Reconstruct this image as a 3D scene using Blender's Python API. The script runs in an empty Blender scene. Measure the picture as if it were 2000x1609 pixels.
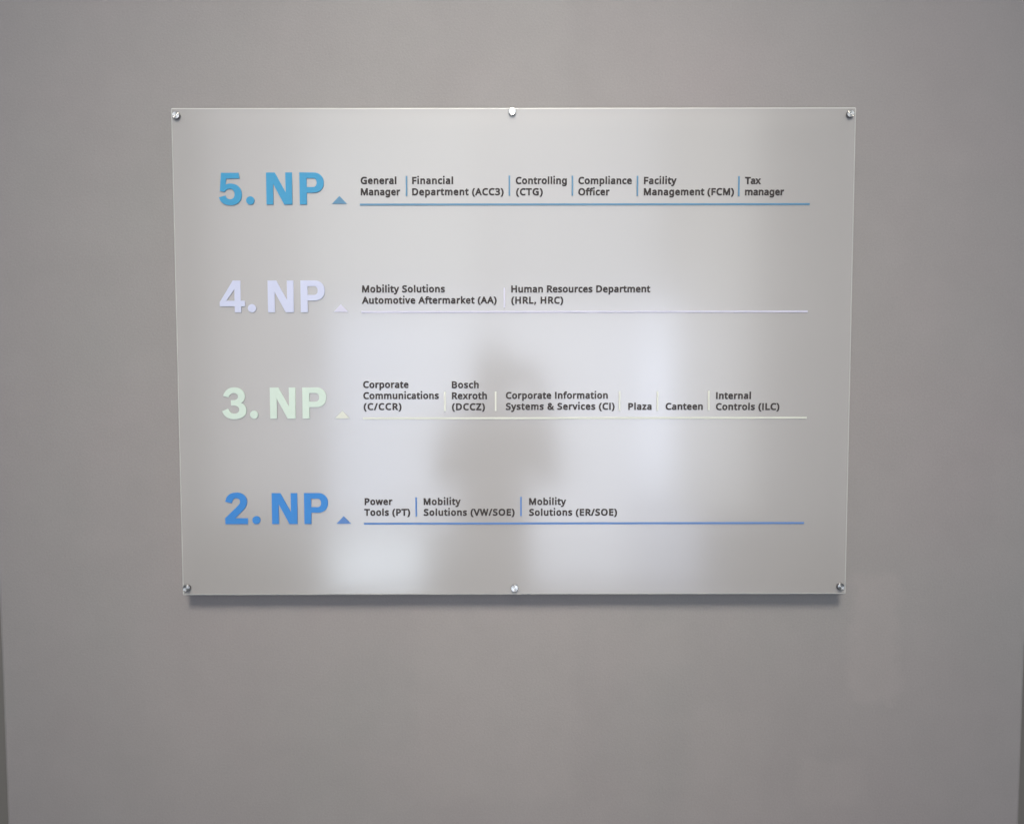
import bpy, bmesh, math, random
from mathutils import Matrix, Vector

# ------------------------------------------------------------------ camera, light, exposure
scene = bpy.context.scene
col = scene.collection

CAM = Vector((0.0, -1.402, 1.600))
cam_data = bpy.data.cameras.new('camera')
cam_data.sensor_width = 36.0
cam_data.lens = 27.0
cam_data.clip_start = 0.02
cam_data.clip_end = 100.0
cam = bpy.data.objects.new('camera', cam_data)
col.objects.link(cam)
R = Matrix(((0.99999791, 0.00153814, -0.00134568),
            (-0.00142524, 0.05295522, -0.99859587),
            (-0.00146472, 0.9985957, 0.0529573)))
cam.matrix_world = Matrix.Translation(CAM) @ R.to_4x4()
scene.camera = cam

world = bpy.data.worlds.new('World')
scene.world = world
world.use_nodes = True
bg = world.node_tree.nodes['Background']
bg.inputs['Color'].default_value = (0.80, 0.88, 1.0, 1)
bg.inputs['Strength'].default_value = 0.32

scene.view_settings.view_transform = 'Standard'
scene.view_settings.look = 'None'
scene.view_settings.exposure = 0.0
scene.view_settings.gamma = 1.0
scene.view_settings.use_curve_mapping = False
scene.render.engine = 'CYCLES'
scene.cycles.use_denoising = True
scene.cycles.max_bounces = 8


def area_lamp(name, loc, size, radiance, color, rot):
    d = bpy.data.lights.new(name, 'AREA')
    d.shape = 'RECTANGLE'
    d.size, d.size_y = size
    d.energy = radiance * size[0] * size[1] * math.pi
    d.color = color
    o = bpy.data.objects.new(name, d)
    o.location = loc
    o.rotation_euler = rot
    col.objects.link(o)
    return o


# a warm lobby downlight and an added far fill lamp, both aimed at the sign; their light from above throws the soft shadow under the panel
spot = area_lamp('near_downlight', (-0.02, -2.95, 4.60), (2.2, 1.0), 1.32, (1.0, 0.93, 0.80),
                 (math.radians(41.5), 0, 0))
spot.data.spread = math.radians(36)
fill_lamp = area_lamp('far_fill_light', (-0.05, -3.35, 4.55), (1.4, 0.9), 1.62, (1.0, 0.94, 0.86),
                 (math.radians(48), 0, 0))
fill_lamp.data.spread = math.radians(34)
# daylight through the glazed entrance across the lobby: glass doors below a wide fanlight, plus two added side glows
WY = -4.0


def window_glow_pane(x0, x1, z0, z1, rad, c):
    area_lamp('window_glow_light', ((x0 + x1) / 2, WY, (z0 + z1) / 2), (x1 - x0, z1 - z0), rad, c,
              (math.radians(90), 0, 0))


window_glow_pane(-1.41, -0.19, 2.13, 3.47, 2.49, (0.86, 0.93, 1.00))
window_glow_pane(-0.15, 1.07, 2.13, 3.47, 2.16, (0.83, 0.90, 1.00))
window_glow_pane(-2.07, -1.42, 0.62, 3.47, 1.34, (0.90, 0.92, 1.00))  # no glazing: dim pane added for the wide glow on the left
window_glow_pane(1.14, 1.71, 0.62, 3.47, 1.44, (0.97, 1.00, 1.00))  # dim glow pane added on the right, not a window
window_glow_pane(-1.28, -0.78, 0.55, 2.08, 4.60, (0.72, 0.81, 1.00))
window_glow_pane(-0.77, -0.20, 0.55, 2.08, 4.69, (0.76, 0.84, 1.00))
window_glow_pane(-0.14, 0.85, 0.05, 2.08, 4.18, (0.78, 0.85, 1.00))
window_glow_pane(0.88, 1.32, 0.76, 2.08, 6.50, (0.73, 0.81, 1.00))
window_glow_pane(-1.28, -0.61, 0.05, 0.48, 6.63, (0.78, 0.88, 1.00))
window_glow_pane(0.88, 1.32, 0.05, 0.75, 3.04, (0.68, 0.77, 1.00))


# ------------------------------------------------------------------ materials
def new_mat(name, base, rough=0.5, metal=0.0, spec=0.5):
    m = bpy.data.materials.new(name)
    m.use_nodes = True
    p = m.node_tree.nodes['Principled BSDF']
    p.inputs['Base Color'].default_value = (*base, 1)
    p.inputs['Roughness'].default_value = rough
    p.inputs['Metallic'].default_value = metal
    p.inputs['Specular IOR Level'].default_value = spec
    return m, m.node_tree, p


def noise(nt, scale, detail=4.0, rough=0.55, stretch=None):
    tc = nt.nodes.new('ShaderNodeTexCoord')
    n = nt.nodes.new('ShaderNodeTexNoise')
    n.inputs['Scale'].default_value = scale
    n.inputs['Detail'].default_value = detail
    n.inputs['Roughness'].default_value = rough
    if stretch:
        mp = nt.nodes.new('ShaderNodeMapping')
        mp.inputs['Scale'].default_value = stretch
        nt.links.new(tc.outputs['Object'], mp.inputs['Vector'])
        nt.links.new(mp.outputs['Vector'], n.inputs['Vector'])
    else:
        nt.links.new(tc.outputs['Object'], n.inputs['Vector'])
    return n.outputs['Fac']


def ramp(nt, fac, lo, hi, a=0.3, b=0.7):
    r = nt.nodes.new('ShaderNodeMapRange')
    r.inputs['From Min'].default_value = a
    r.inputs['From Max'].default_value = b
    r.inputs['To Min'].default_value = lo
    r.inputs['To Max'].default_value = hi
    nt.links.new(fac, r.inputs['Value'])
    return r.outputs['Result']


def mixcol(nt, fac, c0, c1):
    m = nt.nodes.new('ShaderNodeMix')
    m.data_type = 'RGBA'
    nt.links.new(fac, m.inputs['Factor'])
    m.inputs['A'].default_value = (*c0, 1)
    m.inputs['B'].default_value = (*c1, 1)
    return m.outputs['Result']


def bump(nt, p, fac, strength, dist):
    b = nt.nodes.new('ShaderNodeBump')
    b.inputs['Strength'].default_value = strength
    b.inputs['Distance'].default_value = dist
    nt.links.new(fac, b.inputs['Height'])
    nt.links.new(b.outputs['Normal'], p.inputs['Normal'])


# satin grey wall paint: slight colour drift, roller texture, blocky reflections painted in as lighter patches
WALL_M, nt, p = new_mat('satin_grey_paint', (0.21, 0.20, 0.19), 0.5, 0, 0.35)
paint = mixcol(nt, ramp(nt, noise(nt, 2.2, 4), 0, 1), (0.222, 0.201, 0.197), (0.214, 0.204, 0.196))
tc = nt.nodes.new('ShaderNodeTexCoord')
sx = nt.nodes.new('ShaderNodeSeparateXYZ')
nt.links.new(tc.outputs['Object'], sx.inputs['Vector'])


def math_node(op, a, b, clamp=False):
    m = nt.nodes.new('ShaderNodeMath')
    m.operation = op
    m.use_clamp = clamp
    for i, v in ((0, a), (1, b)):
        if isinstance(v, (int, float)):
            m.inputs[i].default_value = v
        else:
            nt.links.new(v, m.inputs[i])
    return m.outputs[0]


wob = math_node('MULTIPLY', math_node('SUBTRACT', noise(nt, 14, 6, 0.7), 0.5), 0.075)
reflection_mask = None
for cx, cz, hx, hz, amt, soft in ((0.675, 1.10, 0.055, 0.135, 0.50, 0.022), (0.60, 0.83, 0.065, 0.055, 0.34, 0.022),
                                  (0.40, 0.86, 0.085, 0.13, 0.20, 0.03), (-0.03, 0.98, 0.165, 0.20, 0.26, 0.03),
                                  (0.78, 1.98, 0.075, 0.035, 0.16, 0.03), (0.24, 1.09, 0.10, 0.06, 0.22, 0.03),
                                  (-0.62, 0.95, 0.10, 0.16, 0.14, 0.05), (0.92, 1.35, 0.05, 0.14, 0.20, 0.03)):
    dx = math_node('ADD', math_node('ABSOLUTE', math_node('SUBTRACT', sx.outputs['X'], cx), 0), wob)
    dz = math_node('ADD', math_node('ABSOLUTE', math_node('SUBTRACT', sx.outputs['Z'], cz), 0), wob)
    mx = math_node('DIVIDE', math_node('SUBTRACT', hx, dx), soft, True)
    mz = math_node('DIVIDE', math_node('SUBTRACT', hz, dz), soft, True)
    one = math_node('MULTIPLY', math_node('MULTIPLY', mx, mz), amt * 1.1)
    reflection_mask = one if reflection_mask is None else math_node('MAXIMUM', reflection_mask, one)
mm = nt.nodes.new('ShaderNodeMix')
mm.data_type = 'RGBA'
nt.links.new(reflection_mask, mm.inputs['Factor'])
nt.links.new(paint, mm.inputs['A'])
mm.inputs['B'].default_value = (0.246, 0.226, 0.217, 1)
stipple = ramp(nt, noise(nt, 330, 3, 0.7), 0.93, 1.07, 0.25, 0.75)      # dried roller stipple
cloud = ramp(nt, noise(nt, 11, 5, 0.6), 0.975, 1.025)
tone = nt.nodes.new('ShaderNodeVectorMath')
tone.operation = 'SCALE'
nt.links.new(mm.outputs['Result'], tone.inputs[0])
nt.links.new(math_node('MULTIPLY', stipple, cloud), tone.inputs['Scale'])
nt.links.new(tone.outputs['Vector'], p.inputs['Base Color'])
nt.links.new(ramp(nt, noise(nt, 3.0, 3, stretch=(1.6, 1, 0.35)), 0.46, 0.60), p.inputs['Roughness'])
bump(nt, p, noise(nt, 260, 4, 0.65), 0.40, 0.0008)

DARK_M, nt, p = new_mat('dark_brown_paint', (0.15, 0.14, 0.125), 0.6)
bump(nt, p, noise(nt, 300, 3), 0.1, 0.0004)

FLOOR_M, nt, p = new_mat('dark_carpet_tile', (0.05, 0.048, 0.046), 0.9)
nt.links.new(mixcol(nt, ramp(nt, noise(nt, 9, 5), 0, 1), (0.040, 0.038, 0.037), (0.060, 0.058, 0.056)),
             p.inputs['Base Color'])

# frosted acrylic: a milky sheet with a glossy face, slightly see-through
PANEL_M, nt, p = new_mat('frosted_acrylic', (0.345, 0.327, 0.311), 0.19)
p.inputs['IOR'].default_value = 1.9
p.inputs['Coat Weight'].default_value = 0.9      # frosting: a hazy second lobe over the sharper one
p.inputs['Coat Roughness'].default_value = 0.36
p.inputs['Coat IOR'].default_value = 1.7
p.inputs['Alpha'].default_value = 0.74
nt.links.new(ramp(nt, noise(nt, 7, 6, 0.7, stretch=(0.5, 1, 1.6)), 0.125, 0.175), p.inputs['Roughness'])
bump(nt, p, noise(nt, 5, 2), 0.05, 0.0006)
EDGE_M, nt, p = new_mat('polished_acrylic_edge', (0.42, 0.42, 0.40), 0.3)
p.inputs['Alpha'].default_value = 0.92


def letter_mat(name, base, rough=0.45, spec=0.3):
    m, nt, p = new_mat(name, base, rough, 0, spec)
    bump(nt, p, noise(nt, 700, 2), 0.04, 0.0002)
    return m


SKY_M = letter_mat('sky_blue_acrylic', (0.034, 0.215, 0.375))
LAV_M = letter_mat('pale_lavender_acrylic', (0.41, 0.43, 0.55))
MINT_M = letter_mat('pale_mint_acrylic', (0.43, 0.51, 0.45))
BLUE_M = letter_mat('strong_blue_acrylic', (0.032, 0.165, 0.43))
IVORY_M = letter_mat('ivory_acrylic', (0.48, 0.49, 0.43))
SKYLINE_M = letter_mat('dull_sky_blue_acrylic', (0.075, 0.18, 0.28))
LAVLINE_M = letter_mat('lilac_white_acrylic', (0.43, 0.42, 0.51))
BLUELINE_M = letter_mat('steel_blue_acrylic', (0.075, 0.16, 0.36))
TEXT_M = letter_mat('dark_grey_lettering', (0.042, 0.036, 0.035), 0.75, 0.12)

STEEL_M, nt, p = new_mat('turned_stainless_steel', (0.86, 0.84, 0.79), 0.24, 1.0)
p.inputs['Anisotropic'].default_value = 0.9
p.inputs['Anisotropic Rotation'].default_value = 0.25
tg = nt.nodes.new('ShaderNodeTangent')
tg.direction_type = 'RADIAL'
tg.axis = 'Z'
nt.links.new(tg.outputs['Tangent'], p.inputs['Tangent'])
STEELSIDE_M, nt, p = new_mat('dark_steel_flank', (0.16, 0.155, 0.16), 0.3, 1.0)


# ------------------------------------------------------------------ helpers
def link(o, parent=None, loc=None):
    col.objects.link(o)
    if parent is not None:
        o.parent = parent
    if loc is not None:
        o.location = loc
    return o


def tag(o, label=None, cat=None, group=None, kind=None):
    for k, v in (('label', label), ('category', cat), ('group', group), ('kind', kind)):
        if v:
            o[k] = v
    return o


def mesh_obj(name, bm, mats, parent=None, loc=None, smooth=False):
    me = bpy.data.meshes.new(name)
    bmesh.ops.recalc_face_normals(bm, faces=bm.faces)
    bm.to_mesh(me)
    bm.free()
    for m in (mats if isinstance(mats, (list, tuple)) else [mats]):
        me.materials.append(m)
    if smooth:
        for f in me.polygons:
            f.use_smooth = True
    return link(bpy.data.objects.new(name, me), parent, loc)


def box_bm(lo, hi, bevel=0.0, seg=2, bm=None):
    bm = bm or bmesh.new()
    r = bmesh.ops.create_cube(bm, size=1.0)
    vs = r['verts']
    for v in vs:
        v.co = Vector([lo[i] + (v.co[i] + 0.5) * (hi[i] - lo[i]) for i in range(3)])
    if bevel:
        es = list({e for v in vs for e in v.link_edges})
        bmesh.ops.bevel(bm, geom=es, offset=bevel, segments=seg, affect='EDGES', profile=0.5)
    return bm


UP = Matrix.Rotation(math.radians(90), 4, 'X')     # lettering drawn in XY is stood up to face the viewer


def outline_obj(name, polys, mat, parent, loc, half, bevel=0.0):
    """Flat outlines (lists of points in metres) made into one solid raised piece."""
    cu = bpy.data.curves.new(name, 'CURVE')
    cu.dimensions = '2D'
    cu.fill_mode = 'BOTH'
    cu.extrude = half
    cu.bevel_depth = bevel
    cu.bevel_resolution = 1
    for poly in polys:
        sp = cu.splines.new('POLY')
        sp.points.add(len(poly) - 1)
        for q, (x, y) in zip(sp.points, poly):
            q.co = (x, y, 0, 1)
        sp.use_cyclic_u = True
    tmp = bpy.data.objects.new(name + '_outline', cu)
    col.objects.link(tmp)
    dg = bpy.context.evaluated_depsgraph_get()
    me = bpy.data.meshes.new_from_object(tmp.evaluated_get(dg))
    bpy.data.objects.remove(tmp)
    bpy.data.curves.remove(cu)
    me.name = name
    me.transform(UP)
    me.materials.clear()
    me.materials.append(mat)
    return link(bpy.data.objects.new(name, me), parent, loc)


GLYPHS = {
    ' ': (208, ''),
    '&': (587, '244 581 284 577 318 567 345 549 366 524 379 494 383 458 379 426 368 397 350 372 313 338 268 308 423 159 442 185 457 216 479 286 550 286 536 237 518 191 496 150 468 114 585 0 490 0 420 67 394 46 366 28 336 13 303 2 265 -6 223 -8 171 -4 127 10 102 24 81 42 65 63 53 88 45 117 43 149 46 187 57 220 76 248 100 273 166 318 133 358 118 380 107 403 99 428 96 456 100 493 114 524 136 548 165 567 201 577|209 273 159 239 141 221 128 201 119 178 116 152 119 124 129 101 146 81 168 66 194 58 225 55 273 59 314 71 348 90 375 111|241 524 211 520 186 506 174 493 167 476 165 457 169 429 180 404 199 378 225 350 265 376 292 401 308 428 313 458 308 484 294 505 271 519'),
    '(': (240, '32 220 35 285 45 348 61 410 83 468 113 522 150 573 217 573 182 521 154 465 132 407 116 346 106 284 103 221 106 159 116 98 132 38 154 -20 182 -75 216 -127 150 -127 113 -77 83 -24 61 34 45 94 35 156'),
    ')': (240, '209 220 206 156 196 94 180 34 158 -24 128 -77 91 -127 25 -127 59 -75 87 -20 108 38 124 98 134 159 137 221 134 284 124 346 108 407 87 465 58 521 24 573 91 573 128 522 158 468 180 410 196 348 206 285'),
    ',': (215, '154 84 136 23 111 -42 85 -103 33 -103 49 -38 63 31 73 93 148 93'),
    '/': (298, '290 573 77 0 8 0 221 573'),
    '3': (458, '395 439 392 403 381 372 364 346 340 326 311 311 277 302 277 298 319 290 353 276 379 255 398 229 409 198 413 163 410 131 403 101 390 74 371 50 347 30 318 14 283 2 241 -6 193 -8 150 -6 110 -1 72 8 36 23 36 89 74 73 114 61 155 54 194 51 240 54 277 64 305 81 324 104 335 131 339 164 334 197 320 223 297 242 265 255 226 263 179 265 123 265 123 326 180 326 223 329 259 339 287 355 307 377 319 404 323 434 320 460 311 481 295 498 274 511 249 519 219 521 164 515 117 498 75 473 39 521 74 544 115 563 164 576 218 581 273 576 318 563 352 540 376 511 390 478'),
    'A': (512, '437 0 368 177 141 177 73 0 0 0 224 575 289 575 512 0|282 415 274 438 263 473 255 500 247 468 238 438 230 415 165 241 346 241'),
    'B': (521, '241 573 307 569 361 559 404 541 434 515 453 478 459 431 456 399 446 371 431 347 409 328 382 313 350 304 350 300 384 292 415 279 441 260 461 236 474 204 478 163 475 130 467 100 454 74 436 52 413 33 385 19 336 5 279 0 78 0 78 573|256 329 300 332 334 339 357 352 372 371 381 394 384 423 380 451 369 474 351 490 324 502 289 509 245 511 150 511 150 329|150 269 150 61 265 61 311 64 346 74 371 91 388 112 398 138 401 168 398 197 388 221 370 241 344 256 307 266 260 269'),
    'C': (507, '323 517 280 513 241 502 206 482 178 456 156 423 139 383 129 337 125 286 127 241 135 200 147 164 164 132 186 105 213 83 245 68 281 58 322 55 359 57 394 62 460 78 460 15 427 5 393 -2 312 -8 257 -4 208 8 166 28 130 55 101 90 78 131 62 178 52 230 49 287 54 349 67 406 89 456 120 499 145 523 174 543 206 559 242 571 281 579 324 581 367 579 409 572 448 561 482 547 453 486 394 508 360 515'),
    'D': (585, '536 292 532 231 521 178 501 131 474 91 440 58 399 33 351 15 297 4 237 0 78 0 78 573 254 573 309 569 359 558 404 540 443 516 476 484 502 446 521 401 532 350|460 289 457 337 449 379 435 415 416 444 391 468 361 487 327 500 288 508 244 511 150 511 150 62 228 62 299 68 357 87 402 119 434 163 454 220'),
    'E': (446, '398 0 78 0 78 573 398 573 398 509 150 509 150 330 383 330 383 268 150 268 150 63 398 63'),
    'F': (416, '150 0 78 0 78 573 398 573 398 509 150 509 150 306 383 306 383 243 150 243'),
    'G': (584, '326 302 524 302 524 22 478 8 431 -1 380 -6 323 -8 267 -4 217 8 173 28 136 55 105 89 81 130 63 177 52 229 49 286 53 343 65 395 84 442 111 483 145 517 186 544 233 564 286 577 346 581 393 579 437 572 478 561 516 547 489 484 421 508 382 515 342 517 298 514 259 505 225 489 195 468 170 441 150 409 136 373 127 332 124 286 127 243 134 203 146 166 164 133 187 106 216 84 251 68 292 58 340 55 404 59 452 68 452 238 326 238'),
    'H': (594, '516 0 443 0 443 267 150 267 150 0 78 0 78 573 150 573 150 330 443 330 443 573 516 573'),
    'I': (228, '78 0 78 573 150 573 150 0'),
    'L': (420, '78 0 78 573 150 573 150 64 400 64 400 0'),
    'M': (727, '330 0 142 502 139 502 142 461 144 407 144 347 144 0 78 0 78 573 184 573 361 103 364 103 544 573 650 573 650 0 578 0 578 352 579 408 581 460 584 501 581 501 390 0'),
    'O': (626, '577 287 573 224 561 166 540 116 510 73 486 49 459 29 428 13 375 -3 314 -8 251 -3 196 13 165 29 138 49 114 73 85 116 65 167 53 224 49 288 52 344 62 396 78 442 100 483 130 517 166 545 208 565 258 577 314 581 369 577 417 565 459 545 495 517 524 483 547 442 564 395 574 344|125 287 130 220 145 163 161 131 182 104 207 83 238 67 273 58 314 55 354 58 390 67 420 83 445 104 465 131 481 163 492 200 499 241 501 287 496 354 481 411 456 457 430 484 398 503 359 514 314 518 273 515 238 506 207 490 182 469 161 443 145 411 130 354'),
    'P': (485, '229 573 297 568 352 553 393 528 421 495 438 454 444 404 441 370 433 336 417 306 395 278 364 255 324 238 275 227 216 223 150 223 150 0 78 0 78 573|223 511 150 511 150 285 208 285 258 288 298 296 330 311 352 334 366 363 370 401 366 435 354 462 334 484 306 499 269 508'),
    'R': (499, '236 573 301 568 353 555 381 541 404 522 422 500 434 474 442 444 444 410 440 368 427 334 408 306 385 285 358 269 330 257 487 0 403 0 264 237 150 237 150 0 78 0 78 573|232 510 150 510 150 298 236 298 278 301 312 310 338 325 356 347 366 374 370 407 366 441 355 467 336 486 310 500 275 508'),
    'S': (440, '403 153 400 121 392 92 378 66 359 44 335 26 307 11 257 -3 198 -8 137 -5 83 4 41 19 41 88 113 65 156 57 201 55 240 58 273 66 298 79 316 98 327 121 330 147 327 172 318 194 302 213 277 230 242 247 196 265 131 294 106 310 85 330 69 351 57 375 50 403 48 435 51 464 58 490 71 513 99 541 136 563 180 576 231 581 276 579 318 572 389 549 366 487 302 508 266 515 229 517 196 515 169 507 148 494 133 478 124 457 121 434 124 408 133 386 149 367 172 351 246 318 293 299 332 279 362 256 385 228 398 194'),
    'T': (446, '259 0 187 0 187 509 8 509 8 573 437 573 437 509 259 509'),
    'V': (481, '481 573 277 0 204 0 0 573 75 573 204 205 220 160 231 119 241 80 250 119 262 161 277 207 405 573'),
    'W': (746, '735 573 583 0 510 0 399 375 389 410 380 443 373 471 370 488 367 471 361 443 352 409 342 373 234 0 161 0 10 573 85 573 174 223 183 186 190 151 196 118 201 87 206 119 213 154 222 191 232 227 333 573 407 573 512 225 523 187 532 151 538 117 544 87 550 129 560 175 572 224 660 573'),
    'Z': (458, '427 0 30 0 30 55 332 508 40 508 40 573 419 573 419 518 118 64 427 64'),
    'a': (450, '231 437 279 433 317 422 347 403 368 375 381 339 385 293 385 0 334 0 320 61 317 61 279 22 258 9 234 -1 206 -6 172 -8 136 -4 103 6 75 23 55 48 42 80 37 119 43 159 59 192 87 219 127 238 179 251 243 257 316 259 316 285 313 317 306 342 293 359 275 371 253 378 227 380 194 378 163 370 106 347 84 400 115 414 151 426 190 434|252 208 204 204 167 195 141 182 124 165 113 144 110 119 112 97 120 79 132 66 157 53 188 49 223 52 253 62 279 79 299 103 311 134 315 172 315 210'),
    'b': (493, '139 461 138 410 135 373 139 373 161 398 189 419 226 432 272 437 322 431 365 412 401 381 428 338 444 283 449 215 447 169 439 127 427 91 410 61 390 36 365 17 337 3 306 -5 272 -8 226 -4 189 10 161 31 139 55 133 55 119 0 68 0 68 609 139 609|260 379 219 374 188 361 172 348 159 330 150 308 142 268 139 217 139 214 142 165 150 125 165 93 187 70 219 56 261 51 297 56 326 70 348 93 364 125 373 166 376 216 373 265 364 306 348 338 325 361 296 374'),
    'c': (385, '241 -8 204 -5 170 2 139 15 111 34 88 58 69 87 55 123 47 165 44 213 47 262 56 305 71 342 90 372 114 396 142 415 174 428 208 435 245 438 277 436 309 431 358 415 337 356 292 370 244 376 204 372 172 358 148 335 131 303 121 262 117 213 121 166 131 126 148 94 172 71 203 58 240 53 273 55 302 60 351 78 351 15 304 -2'),
    'e': (452, '234 438 269 435 301 427 329 414 354 396 374 373 390 346 406 299 411 244 411 201 117 201 122 157 134 120 154 90 181 69 214 56 254 52 293 54 327 60 392 82 392 20 360 7 327 -1 292 -6 251 -8 212 -5 176 3 143 17 114 36 90 61 70 91 56 126 47 167 44 212 47 257 55 297 68 333 86 364 108 390 134 411 164 426 198 435|233 380 202 376 176 366 154 348 137 323 125 293 119 257 338 257 335 292 326 322 312 346 292 364 266 376'),
    'f': (276, '266 375 158 375 158 0 87 0 87 375 12 375 12 408 87 432 87 457 91 507 104 547 117 568 133 585 152 597 186 609 227 613 274 609 310 599 292 544 262 552 228 556 206 553 189 545 175 532 162 502 158 458 158 430 266 430'),
    'g': (493, '221 438 261 434 297 422 329 402 355 373 359 373 369 430 425 430 425 -7 423 -46 416 -80 404 -109 388 -135 367 -156 341 -172 310 -183 274 -190 233 -192 147 -186 110 -177 78 -165 78 -100 111 -114 149 -125 192 -132 237 -134 271 -130 300 -119 324 -101 341 -77 352 -48 355 -13 355 4 356 32 358 57 354 57 329 28 299 8 263 -4 221 -8 170 -2 126 18 91 51 65 95 49 149 44 214 49 278 65 332 91 377 126 411 169 431|230 379 197 374 169 359 146 336 130 303 120 262 117 213 120 164 130 124 146 92 169 69 197 55 232 50 262 52 288 58 309 69 326 85 340 105 349 131 354 161 356 197 356 214 353 267 343 309 326 340 302 362 270 375'),
    'h': (495, '139 431 138 399 135 370 140 370 155 391 174 407 196 420 221 429 247 435 273 437 321 433 360 421 382 408 399 391 413 370 426 330 431 280 431 0 361 0 361 275 358 307 351 333 338 353 319 367 295 376 265 379 222 374 189 360 166 338 150 308 142 269 139 222 139 0 68 0 68 609 139 609'),
    'i': (207, '139 430 139 0 68 0 68 430|104 591 119 588 133 580 142 566 145 546 142 526 133 512 119 504 104 501 88 504 75 512 66 526 63 546 66 566 75 580 88 588'),
    'k': (428, '138 291 137 257 135 221 138 221 152 240 172 264 189 285 326 430 409 430 235 246 421 0 336 0 187 200 138 158 138 0 68 0 68 609 138 609'),
    'l': (207, '139 0 68 0 68 609 139 609'),
    'm': (750, '540 438 584 434 621 421 649 401 669 371 681 330 685 280 685 0 615 0 615 277 613 308 606 333 594 353 577 367 555 376 528 379 490 375 460 362 438 342 423 314 414 279 411 237 411 0 342 0 342 277 339 308 332 333 320 353 303 367 281 376 253 379 215 374 185 360 164 338 150 308 142 270 139 223 139 0 68 0 68 430 125 430 136 371 140 371 155 392 173 409 194 422 217 431 266 438 312 434 349 420 369 406 386 388 398 366 402 366 418 388 438 406 461 420 499 434'),
    'n': (495, '275 438 322 434 361 421 391 401 413 371 427 330 431 280 431 0 361 0 361 275 358 307 351 333 338 353 319 367 295 376 265 379 222 374 189 361 166 338 151 308 142 269 139 223 139 0 68 0 68 430 125 430 136 371 140 371 156 392 175 409 197 422 222 431'),
    'o': (485, '442 216 438 165 428 121 411 83 388 51 359 25 324 7 285 -4 241 -8 200 -4 163 7 129 25 100 51 77 83 59 121 48 165 44 216 47 261 55 301 68 336 86 366 109 392 137 412 169 426 205 435 244 438 281 435 316 426 347 412 375 392 398 366 417 336 431 301 439 261|117 216 120 169 130 128 147 95 172 71 192 60 216 53 243 51 270 53 294 60 314 71 339 95 356 128 366 169 369 216 365 263 355 303 338 335 314 359 294 370 270 377 242 379 202 374 171 359 147 335 130 303 120 263'),
    'p': (493, '273 438 322 432 365 413 401 383 428 340 444 284 449 216 447 170 439 129 427 93 410 62 390 37 365 17 337 3 306 -5 272 -8 241 -6 213 1 190 11 170 24 153 38 139 55 134 55 137 20 139 -16 139 -192 68 -192 68 430 126 430 136 371 139 371 153 389 170 405 190 418 213 429 241 436|260 379 221 375 190 362 167 342 152 313 142 276 139 229 139 216 142 166 150 126 159 103 172 85 188 70 208 59 232 53 261 51 286 53 308 60 326 72 348 98 364 131 373 171 376 217 373 263 364 302 348 334 325 359 296 374'),
    'r': (331, '269 438 295 437 319 433 310 368 287 372 264 374 239 371 217 363 195 351 176 334 161 313 149 289 141 260 139 229 139 0 68 0 68 430 126 430 134 351 137 351 152 374 170 395 191 412 214 426 240 435'),
    's': (384, '348 119 346 93 339 69 327 49 302 24 268 6 226 -4 176 -8 134 -6 99 -1 68 8 42 19 42 83 104 60 141 52 178 49 224 53 256 66 269 79 277 94 280 112 278 128 271 141 259 154 239 167 174 196 103 228 77 245 57 266 45 292 41 324 46 357 61 385 85 408 118 425 157 435 202 438 240 436 275 430 339 409 315 353 258 372 228 378 197 380 159 376 131 366 118 356 111 343 108 328 111 312 119 298 133 286 154 274 219 246 289 215 314 197 333 176 344 150'),
    't': (289, '212 50 245 53 272 59 272 5 240 -4 200 -8 168 -5 138 4 112 20 91 44 78 78 74 125 74 375 13 375 13 409 75 437 103 528 144 528 144 430 269 430 269 375 144 375 144 127 146 103 153 84 163 69 185 55'),
    'u': (495, '427 430 427 0 370 0 359 57 356 57 340 37 321 20 298 7 273 -1 247 -6 220 -8 173 -4 134 8 112 21 95 38 81 59 68 99 63 148 63 430 135 430 135 153 137 122 145 96 158 76 176 62 200 54 230 51 273 56 306 69 329 91 345 121 354 160 357 206 357 430'),
    'v': (407, '163 0 0 430 75 430 167 176 180 137 193 96 201 63 204 63 214 96 227 138 241 176 332 430 407 430 244 0'),
    'w': (630, '346 243 336 276 328 308 321 335 316 357 313 357 308 335 302 307 294 275 284 242 207 1 127 1 9 431 82 431 141 201 153 154 163 109 169 73 172 73 178 97 185 128 193 160 201 188 277 431 354 431 428 188 440 149 451 109 457 74 460 74 466 108 477 153 489 201 549 431 621 431 502 1 419 1'),
    'x': (424, '170 220 22 430 102 430 213 268 322 430 402 430 253 220 410 0 330 0 213 172 94 0 14 0'),
    'y': (409, '1 430 76 430 169 185 184 144 196 105 205 68 209 68 224 121 245 186 333 430 409 430 224 -59 208 -97 188 -130 165 -156 138 -176 106 -188 67 -192 34 -190 9 -186 9 -130 30 -133 56 -135 79 -133 99 -126 116 -114 130 -99 152 -59 174 -2'),
    'z': (377, '346 0 31 0 31 47 262 375 45 375 45 430 340 430 340 377 112 55 346 55'),
}


# ------------------------------------------------------------------ setting
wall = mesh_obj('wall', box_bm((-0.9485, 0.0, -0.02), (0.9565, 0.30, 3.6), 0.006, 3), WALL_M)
tag(wall, 'flat satin grey wall carrying the frosted sign', kind='structure')
side = mesh_obj('recessed_wall', box_bm((-3.2, 0.42, -0.02), (3.2, 0.52, 3.6)), DARK_M)
tag(side, 'dark brown wall set back beyond both edges of the grey wall', kind='structure')
floor = mesh_obj('floor', box_bm((-3.5, -6.2, -0.10), (3.5, 0.41, 0.0)), FLOOR_M)
tag(floor, 'dark carpet floor below the grey wall', kind='structure')

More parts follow.
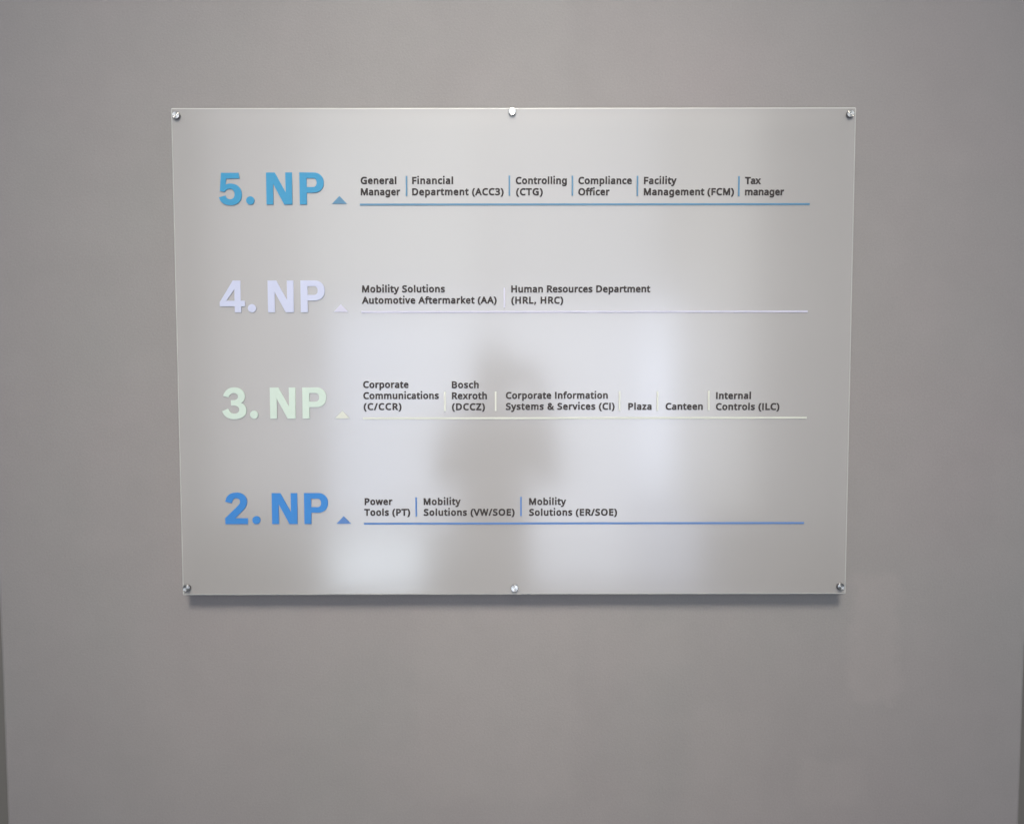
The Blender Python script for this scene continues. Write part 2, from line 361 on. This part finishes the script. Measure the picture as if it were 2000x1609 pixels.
# ------------------------------------------------------------------ the sign
BX, BZ = 0.0057, 1.1960                 # middle of the lower edge of the panel, on the wall plane
W2, H = 0.6003, 0.8645
BACK, FRONT = -0.0255, -0.0320
sign = link(bpy.data.objects.new('directory_sign', None), loc=(BX, 0, BZ))
tag(sign, 'wide frosted acrylic floor directory held off the grey wall by six steel bolts', 'sign')

bm = box_bm((-W2, FRONT, 0), (W2, BACK, H), 0.0027, 3)
panel = mesh_obj('panel', bm, [PANEL_M, EDGE_M], sign)
for f in panel.data.polygons:
    if abs(f.normal.y) < 0.99:
        f.material_index = 1


def P(x, z, y=FRONT):
    """Millimetre layout of the sign face -> position under the sign's empty."""
    return (x / 1000 - BX, y, z / 1000 - BZ)


# --- big floor marks -----------------------------------------------------------------
def cub(p0, p1, p2, p3, n=9):
    return [tuple((1 - t) ** 3 * p0[i] + 3 * (1 - t) ** 2 * t * p1[i] + 3 * (1 - t) * t * t * p2[i] + t ** 3 * p3[i]
                  for i in (0, 1)) for t in [k / n for k in range(1, n + 1)]]


def path(d):
    """Tiny outline language: M/L points and C cubic segments, y pointing down."""
    tok = d.replace(',', ' ').split()
    pts, i, cmd = [], 0, 'M'
    while i < len(tok):
        if tok[i] in 'MLC':
            cmd = tok[i]
            i += 1
        if cmd in 'ML':
            pts.append((float(tok[i]), float(tok[i + 1])))
            i += 2
        else:
            q = [float(t) for t in tok[i:i + 6]]
            pts += cub(pts[-1], q[0:2], q[2:4], q[4:6])
            i += 6
    return pts


BIG = {  # outline(s), left, baseline, cap height of the drawing
    '5': (['M 97,134 L 345,134 L 354,213 L 168,215 L 158,300 C 180,287 205,283 225,283 C 325,283 385,345 385,435 '
           'C 385,535 318,587 220,587 C 135,587 78,548 60,475 L 155,450 C 162,482 182,503 218,503 '
           'C 258,503 284,475 284,432 C 284,388 258,358 214,358 C 180,358 155,372 142,402 L 75,388'], 60, 577, 447),
    '4': (['M 183,144 L 257,144 L 257,342 L 298,342 L 298,397 L 262,397 L 262,456 L 198,456 L 198,397 L 50,397 L 50,355',
           'M 115,342 L 197,342 L 197,228'], 50, 456, 312),
    '3': (['M 87,1275 C 105,1215 150,1190 195,1190 C 255,1190 300,1225 300,1278 C 300,1310 285,1330 262,1342 '
           'C 292,1353 312,1380 312,1418 C 312,1470 262,1503 192,1503 C 135,1503 90,1475 75,1423 L 135,1398 '
           'C 142,1428 162,1448 192,1448 C 222,1448 243,1432 243,1408 C 243,1385 222,1368 190,1368 L 162,1368 '
           'L 162,1316 L 188,1316 C 216,1316 232,1302 232,1280 C 232,1260 215,1247 192,1247 C 166,1247 148,1262 140,1290'],
          75, 1497, 304),
    '2': (['M 140,932 C 145,893 172,873 212,873 C 252,873 281,895 281,932 C 281,958 268,975 245,998 L 200,1041 L 285,1041 '
           'L 284,1079 L 138,1079 L 137,1040 L 212,968 C 228,952 236,945 236,932 C 236,918 226,909 211,909 '
           'C 195,909 185,920 183,942'], 137, 1079, 202),
    'N': (['M 722,575 L 722,128 L 845,128 L 995,405 L 995,128 L 1088,128 L 1088,575 L 972,575 L 820,285 L 820,575'],
          722, 575, 447),
    'P': (['M 1187,572 L 1187,125 L 1390,125 C 1475,125 1530,185 1530,265 C 1530,350 1475,408 1388,408 L 1288,408 L 1288,572',
           'M 1287,205 L 1380,205 C 1412,205 1430,230 1430,265 C 1430,305 1412,328 1375,328 L 1288,328'], 1187, 572, 447),
}
THICK = 0.0016
for floor_no, colour, base, cap, xs, mat in (
        ('5', 'sky blue', 1893.0, 55.5, (-512.8, -457.7, -429.3, -370.8), SKY_M),
        ('4', 'pale lavender', 1704.7, 55.8, (-515.2, -458.4, -430.0, -372.0), LAV_M),
        ('3', 'pale mint', 1516.2, 55.4, (-515.0, -458.2, -429.5, -371.8), MINT_M),
        ('2', 'strong blue', 1326.6, 55.8, (-513.8, -457.8, -429.6, -371.6), BLUE_M)):
    for ch, x in ((floor_no, xs[0]), ('N', xs[2]), ('P', xs[3])):
        paths, left, bl, ch_h = BIG[ch]
        k = cap / ch_h / 1000
        polys = [[((a - left) * k, (bl - b) * k) for a, b in path(d)] for d in paths]
        o = outline_obj('raised_digit' if ch.isdigit() else 'raised_letter', polys, mat, sign,
                        P(x, base, FRONT - THICK / 2), THICK / 2)
        o['label'] = '%s raised %s %s' % (colour, 'digit' if ch.isdigit() else 'letter', ch)
    r = 7.25
    o = outline_obj('raised_dot', [[(r / 1000 * math.cos(a), r / 1000 * math.sin(a))
                                    for a in [k * math.tau / 40 for k in range(40)]]], mat, sign,
                    P(xs[1], base + 7.1, FRONT - THICK / 2), THICK / 2)
    o['label'] = '%s raised dot after the digit %s' % (colour, floor_no)

# --- arrows, underlines, dividers ------------------------------------------------------
THIN = 0.0011
for base, mat, lmat, zl, ends, divs, words in (
        (1894.2, SKYLINE_M, SKYLINE_M, 1892.9, (-265.3, 526.6),
         ((-183.0, 1925.0), (-2.1, 1925.5), (108.7, 1925.2), (223.1, 1924.8), (401.5, 1924.2)), 'dull sky blue'),
        (1705.2, LAVLINE_M, LAVLINE_M, 1705.0, (-264.9, 526.5), ((-11.4, 1730.0),), 'lilac white'),
        (1516.1, IVORY_M, IVORY_M, 1516.3, (-264.4, 528.6),
         ((-117.8, 1546.3), (-27.3, 1546.6), (193.8, 1546.7), (261.5, 1546.6), (353.0, 1547.4)), 'ivory'),
        (1326.8, BLUELINE_M, BLUELINE_M, 1326.8, (-264.7, 527.2), ((-170.5, 1357.1), (17.7, 1357.7)), 'steel blue')):
    o = outline_obj('arrow_marker', [[(-0.0131, 0), (0.0131, 0), (0, 0.0138)]], mat, sign,
                    P(-301.1, base, FRONT - THIN / 2), THIN / 2)
    o['label'] = words + ' triangle pointing up beside the floor letters'
    L = (ends[1] - ends[0]) / 1000
    o = outline_obj('underline', [[(0, -0.0016), (L, -0.0016), (L, 0.0016), (0, 0.0016)]], lmat, sign,
                    P(ends[0], zl, FRONT - THIN / 2), THIN / 2)
    o['label'] = words + ' line below the department names'
    for x, z in divs:
        o = outline_obj('divider_bar', [[(-0.0014, -0.0173), (0.0014, -0.0173), (0.0014, 0.0173), (-0.0014, 0.0173)]],
                        lmat, sign, P(x, z, FRONT - THIN / 2), THIN / 2)

# --- department names --------------------------------------------------------------------
CAPH = 11.1
EM = CAPH / 573.0          # drawing units -> mm
WIDE = 1.05                # the sign's capitals are a little broader
BOLD = 0.70                # mm added round every stroke


def glyph(ch):
    adv, s = GLYPHS[ch]
    w = WIDE if (ch.isupper() and ch not in 'IMW') or ch in '()' else 1.0
    polys = []
    for part in filter(None, s.split('|')):
        v = list(map(float, part.split()))
        polys.append([(v[i] * w, v[i + 1]) for i in range(0, len(v), 2)])
    if ch == 'i':
        top = max(polys, key=lambda q: min(b for a, b in q))
        top[:] = [(a, b + 80) for a, b in top]
    return adv * w, polys


def line_polys(text, x0, x1, z):
    gs = [glyph(c) for c in text]
    lo = min(a for pl in gs[0][1] for a, b in pl)
    hi = max(a for pl in gs[-1][1] for a, b in pl)
    nat = (sum(g[0] for g in gs[:-1]) - lo + hi) * EM + 2 * BOLD
    tr = ((x1 - x0) - nat) / (len(text) - 1)
    pen, out = x0 + BOLD - lo * EM, []
    for adv, polys in gs:
        for pl in polys:
            out.append([((pen + a * EM) / 1000, (z + b * EM + BOLD) / 1000) for a, b in pl])
        pen += adv * EM + tr
    return out


ROW5, ROW4, ROW3, ROW2 = 1928.3, 1739.2, 1570.0, 1360.3
DEPARTMENTS = [
    [('General', -263.6, -200.8, 1928.5), ('Manager', -263.6, -194.3, 1908.9)],
    [('Financial', -173.2, -101.1, 1928.4), ('Department (ACC3)', -173.2, -12.3, 1908.8)],
    [('Controlling', 9.0, 98.9, 1928.2), ('(CTG)', 9.6, 56.5, 1908.6)],
    [('Compliance', 119.1, 213.2, 1928.0), ('Officer', 119.1, 174.1, 1908.5)],
    [('Facility', 234.5, 291.8, 1927.9), ('Management (FCM)', 234.5, 393.2, 1908.4)],
    [('Tax', 412.3, 440.0, 1927.7), ('manager', 412.6, 481.4, 1908.2)],
    [('Mobility Solutions', -263.3, -116.7, 1739.4), ('Automotive Aftermarket (AA)', -263.8, -25.0, 1719.5)],
    [('Human Resources Department', 0.8, 247.2, 1739.0), ('(HRL, HRC)', 0.8, 92.9, 1719.2)],
    [('Corporate', -263.4, -182.5, 1570.3), ('Communications', -263.4, -128.7, 1550.6), ('(C/CCR)', -263.0, -195.4, 1531.0)],
    [('Bosch', -105.4, -57.4, 1569.8), ('Rexroth', -105.4, -42.8, 1550.2), ('(DCCZ)', -105.4, -46.4, 1530.5)],
    [('Corporate Information', -9.1, 172.9, 1550.7), ('Systems & Services (CI)', -9.1, 185.2, 1531.0)],
    [('Plaza', 209.5, 251.2, 1530.7)],
    [('Canteen', 276.3, 342.7, 1530.6)],
    [('Internal', 366.2, 428.5, 1549.8), ('Controls (ILC)', 366.2, 479.6, 1530.1)],
    [('Power', -263.2, -213.3, 1360.5), ('Tools (PT)', -264.1, -181.6, 1341.0)],
    [('Mobility', -157.2, -90.8, 1360.3), ('Solutions (VW/SOE)', -157.2, 6.3, 1340.8)],
    [('Mobility', 32.4, 98.8, 1360.0), ('Solutions (ER/SOE)', 32.4, 190.6, 1340.5)],
]
for lines in DEPARTMENTS:
    ox, oz = lines[0][1], lines[-1][3]
    polys = []
    for t, x0, x1, z in lines:
        polys += line_polys(t, x0 - ox, x1 - ox, z - oz)
    outline_obj('department_text', polys, TEXT_M, sign, P(ox, oz), 0.0004, BOLD / 1000)


# --- stand-off bolts -----------------------------------------------------------------------
def lathe_bm(profile, n=40):
    """Profile of (radius, height) turned about Z."""
    bm = bmesh.new()
    rings = []
    for r, z in profile:
        if r == 0:
            rings.append([bm.verts.new((0, 0, z))])
        else:
            rings.append([bm.verts.new((r * math.cos(k * math.tau / n), r * math.sin(k * math.tau / n), z))
                          for k in range(n)])
    for a, b in zip(rings, rings[1:]):
        for k in range(n):
            q = [a[k % len(a)], a[(k + 1) % len(a)], b[(k + 1) % len(b)], b[k % len(b)]]
            q = [v for i, v in enumerate(q) if v not in q[:i]]
            if len(q) > 2:
                bm.faces.new(q)
    return bm


def make_bolt():
    bm = lathe_bm([(0, 0.0005), (0.0112, 0.0005), (0.0115, 0.0012), (0.0115, 0.0030), (0.0108, 0.0034), (0.0075, 0.0036),
                   (0.0075, -BACK - 0.0004), (0, -BACK - 0.0004)])
    barrel = mesh_obj('standoff_bolt', bm, STEELSIDE_M, sign)
    f0 = -FRONT
    cm = lathe_bm([(0, f0 - 0.0010), (0.0064, f0 - 0.0010), (0.0066, f0 + 0.0006), (0.0066, f0 + 0.0042),
                   (0.0064, f0 + 0.0048), (0.0060, f0 + 0.0051), (0, f0 + 0.0051)])
    cap = mesh_obj('bolt_cap', cm, [STEEL_M, STEELSIDE_M], barrel)
    for f in cap.data.polygons:
        f.use_smooth = False
        if f.center.z < f0 + 0.00505:
            f.material_index = 1
            f.use_smooth = False
    return barrel


def copy_tree(o, parent):
    c = o.copy()
    col.objects.link(c)
    c.parent = parent
    for ch in o.children:
        copy_tree(ch, c)
    return c


bolt0 = make_bolt()
rnd = random.Random(4)
for i, (x, z, ax, ay) in enumerate(((-583.7, 2046.3, -1.2, -1.0), (3.1, 2052.3, 0.4, -0.6), (594.0, 2047.6, 0.8, -0.4),
                                    (-585.2, 1210.9, 0.5, 1.0), (6.0, 1209.8, 0.0, 0.4), (594.6, 1211.4, -0.8, 0.8))):
    b = bolt0 if i == 0 else copy_tree(bolt0, sign)
    b.location = P(x, z, 0.0)
    b.rotation_euler = (math.radians(90), rnd.uniform(0, 6.28), 0)


# ------------------------------------------------------------------ the photographer, seen mirrored in the panel
def skin_obj(name, chains, mat, parent=None, loc=(0, 0, 0), sub=2):
    """chains: lists of (x, y, z, radius); the first point of a later chain may repeat an earlier point to branch."""
    verts, rad, edges, idx = [], [], [], {}
    for ch in chains:
        prev = None
        for x, y, z, r in ch:
            k = (round(x, 4), round(y, 4), round(z, 4))
            if k not in idx:
                idx[k] = len(verts)
                verts.append((x, y, z))
                rad.append(r if isinstance(r, tuple) else (r, r))
            if prev is not None and prev != idx[k]:
                edges.append((prev, idx[k]))
            prev = idx[k]
    me = bpy.data.meshes.new(name)
    me.from_pydata(verts, edges, [])
    me.materials.append(mat)
    o = link(bpy.data.objects.new(name, me), parent, loc)
    sk = o.modifiers.new('skin', 'SKIN')
    sk.use_smooth_shade = True
    for v, r in zip(me.skin_vertices[0].data, rad):
        v.radius = r
    me.skin_vertices[0].data[0].use_root = True
    sd = o.modifiers.new('subdivision', 'SUBSURF')
    sd.levels = sd.render_levels = sub
    return o


SKIN_M, nt, p = new_mat('skin', (0.42, 0.26, 0.19), 0.5)
COAT_M, nt, p = new_mat('pale_wool_coat', (0.78, 0.73, 0.74), 0.85)
TROUSER_M, nt, p = new_mat('dark_trousers', (0.38, 0.36, 0.37), 0.8)
HAIR_M, nt, p = new_mat('brown_hair', (0.06, 0.04, 0.03), 0.5)
SHOE_M, nt, p = new_mat('black_leather', (0.02, 0.02, 0.02), 0.35)

bx, by = -0.075, -1.76
hips = (0, 0, 0.93, (0.150, 0.105))
chains = [[hips, (0, -0.005, 1.10, (0.130, 0.095)), (0, -0.01, 1.26, (0.150, 0.105)), (0, 0, 1.38, (0.115, 0.075)),
           (0, 0.01, 1.44, 0.052), (0, 0.025, 1.50, 0.055), (0, 0.03, 1.57, (0.074, 0.090)), (0, 0.02, 1.63, (0.068, 0.080))]]
face_front = 0.118
for s in (-1, 1):
    hand = (0.075 + s * 0.080, 0.318, 1.585)
    sh, el = (s * 0.165, -0.005, 1.375), (0.075 * 0.3 + s * 0.205, 0.125, 1.165)
    wr = (hand[0] + s * 0.018, hand[1] - 0.035, hand[2] - 0.055)
    chains.append([(0, 0, 1.38, (0.115, 0.075)), (*sh, 0.052), ((sh[0] + el[0]) / 2, 0.055, 1.27, 0.045), (*el, 0.040),
                   ((el[0] + wr[0]) / 2, (el[1] + wr[1]) / 2, (el[2] + wr[2]) / 2, 0.036), (*wr, 0.026),
                   (hand[0] + s * 0.014, hand[1] - 0.018, hand[2] - 0.022, 0.022)])
    palm = (hand[0] + s * 0.014, hand[1] - 0.018, hand[2] - 0.022)
    for k, (dz, ln) in enumerate(((0.030, 0.9), (0.012, 1.0), (-0.006, 0.95), (-0.022, 0.75))):
        chains.append([(*palm, 0.022), (hand[0] + s * 0.016, hand[1] + 0.012, hand[2] + dz * 0.8, 0.0095),
                       (hand[0] + s * 0.004, hand[1] + 0.030 * ln, hand[2] + dz, 0.0085),
                       (hand[0] - s * 0.022 * ln, hand[1] + 0.033, hand[2] + dz, 0.007)])
    chains.append([(*palm, 0.022), (hand[0] + s * 0.004, hand[1] - 0.022, hand[2] + 0.004, 0.011),
                   (hand[0] - s * 0.018, hand[1] - 0.012, hand[2] + 0.012, 0.008)])
    chains.append([hips, (s * 0.085, 0, 0.84, 0.080), (s * 0.095, 0.012, 0.50, 0.056), (s * 0.100, -0.012, 0.30, 0.050),
                   (s * 0.105, -0.025, 0.09, 0.036), (s * 0.110, 0.03, 0.045, 0.034), (s * 0.118, 0.12, 0.032, 0.026)])
    chains.append([(0, 0.03, 1.57, (0.074, 0.090)), (s * 0.076, 0.025, 1.565, 0.016)])
chains.append([(0, 0.03, 1.57, (0.074, 0.090)), (0, face_front + 0.012, 1.555, 0.013)])
person = skin_obj('person', chains, SKIN_M, loc=(bx, by, 0))
tag(person, 'person in a pale coat holding up a phone, mirrored dimly in the frosted sign', 'person')
coat = [[(0, 0, 0.93, (0.165, 0.125)), (0, -0.005, 1.10, (0.147, 0.112)), (0, -0.01, 1.26, (0.166, 0.122)), (0, 0, 1.38, (0.125, 0.088)),
         (0, 0.008, 1.425, 0.066)],
        [(0, 0, 0.93, (0.165, 0.125)), (0, 0, 0.74, (0.185, 0.150)), (0, 0, 0.56, (0.200, 0.165))]]
for s in (-1, 1):
    hand = (0.075 + s * 0.080, 0.318, 1.585)
    sh, el = (s * 0.165, -0.005, 1.375), (0.075 * 0.3 + s * 0.205, 0.125, 1.165)
    wr = (hand[0] + s * 0.018, hand[1] - 0.035, hand[2] - 0.055)
    coat.append([(0, 0, 1.38, (0.125, 0.088)), (*sh, 0.066), ((sh[0] + el[0]) / 2, 0.055, 1.27, 0.060), (*el, 0.054),
                 ((el[0] + wr[0]) / 2, (el[1] + wr[1]) / 2, (el[2] + wr[2]) / 2, 0.048), (wr[0], wr[1] - 0.004, wr[2] - 0.008, 0.036)])
skin_obj('coat', coat, COAT_M, person)
legs = []
for s in (-1, 1):
    skin_obj('trouser_leg', [[(s * 0.085, 0, 0.82, 0.088), (s * 0.095, 0.012, 0.50, 0.068), (s * 0.100, -0.012, 0.30, 0.060),
                              (s * 0.105, -0.025, 0.09, 0.050)]], TROUSER_M, person)
    skin_obj('shoe', [[(s * 0.105, -0.055, 0.048, 0.044), (s * 0.110, 0.03, 0.047, 0.044), (s * 0.119, 0.14, 0.036, 0.034)]],
             SHOE_M, person)
skin_obj('hair', [[(0, -0.035, 1.46, (0.070, 0.045)), (0, -0.035, 1.56, (0.086, 0.070)), (0, -0.005, 1.645, (0.083, 0.085)),
                   (0, 0.045, 1.668, (0.066, 0.055))]], HAIR_M, person)

PHONE_M, nt, p = new_mat('black_phone_shell', (0.02, 0.02, 0.022), 0.25)
bm = box_bm((-0.078, -0.004, -0.037), (0.078, 0.004, 0.037), 0.0035, 3)
phone = mesh_obj('phone', bm, PHONE_M, None, (0.0, -1.418, 1.592))
tag(phone, 'black phone held sideways in front of the face of the person', 'phone')
GLASS_M, nt, p = new_mat('dark_lens_glass', (0.01, 0.01, 0.012), 0.05)
lb = lathe_bm([(0, 0), (0.006, 0), (0.006, 0.0012), (0.0045, 0.0015), (0, 0.0015)], 24)
lens = mesh_obj('camera_lens', lb, GLASS_M, phone, (0.0, 0.0041, 0.008))
lens.rotation_euler = (math.radians(-90), 0, 0)
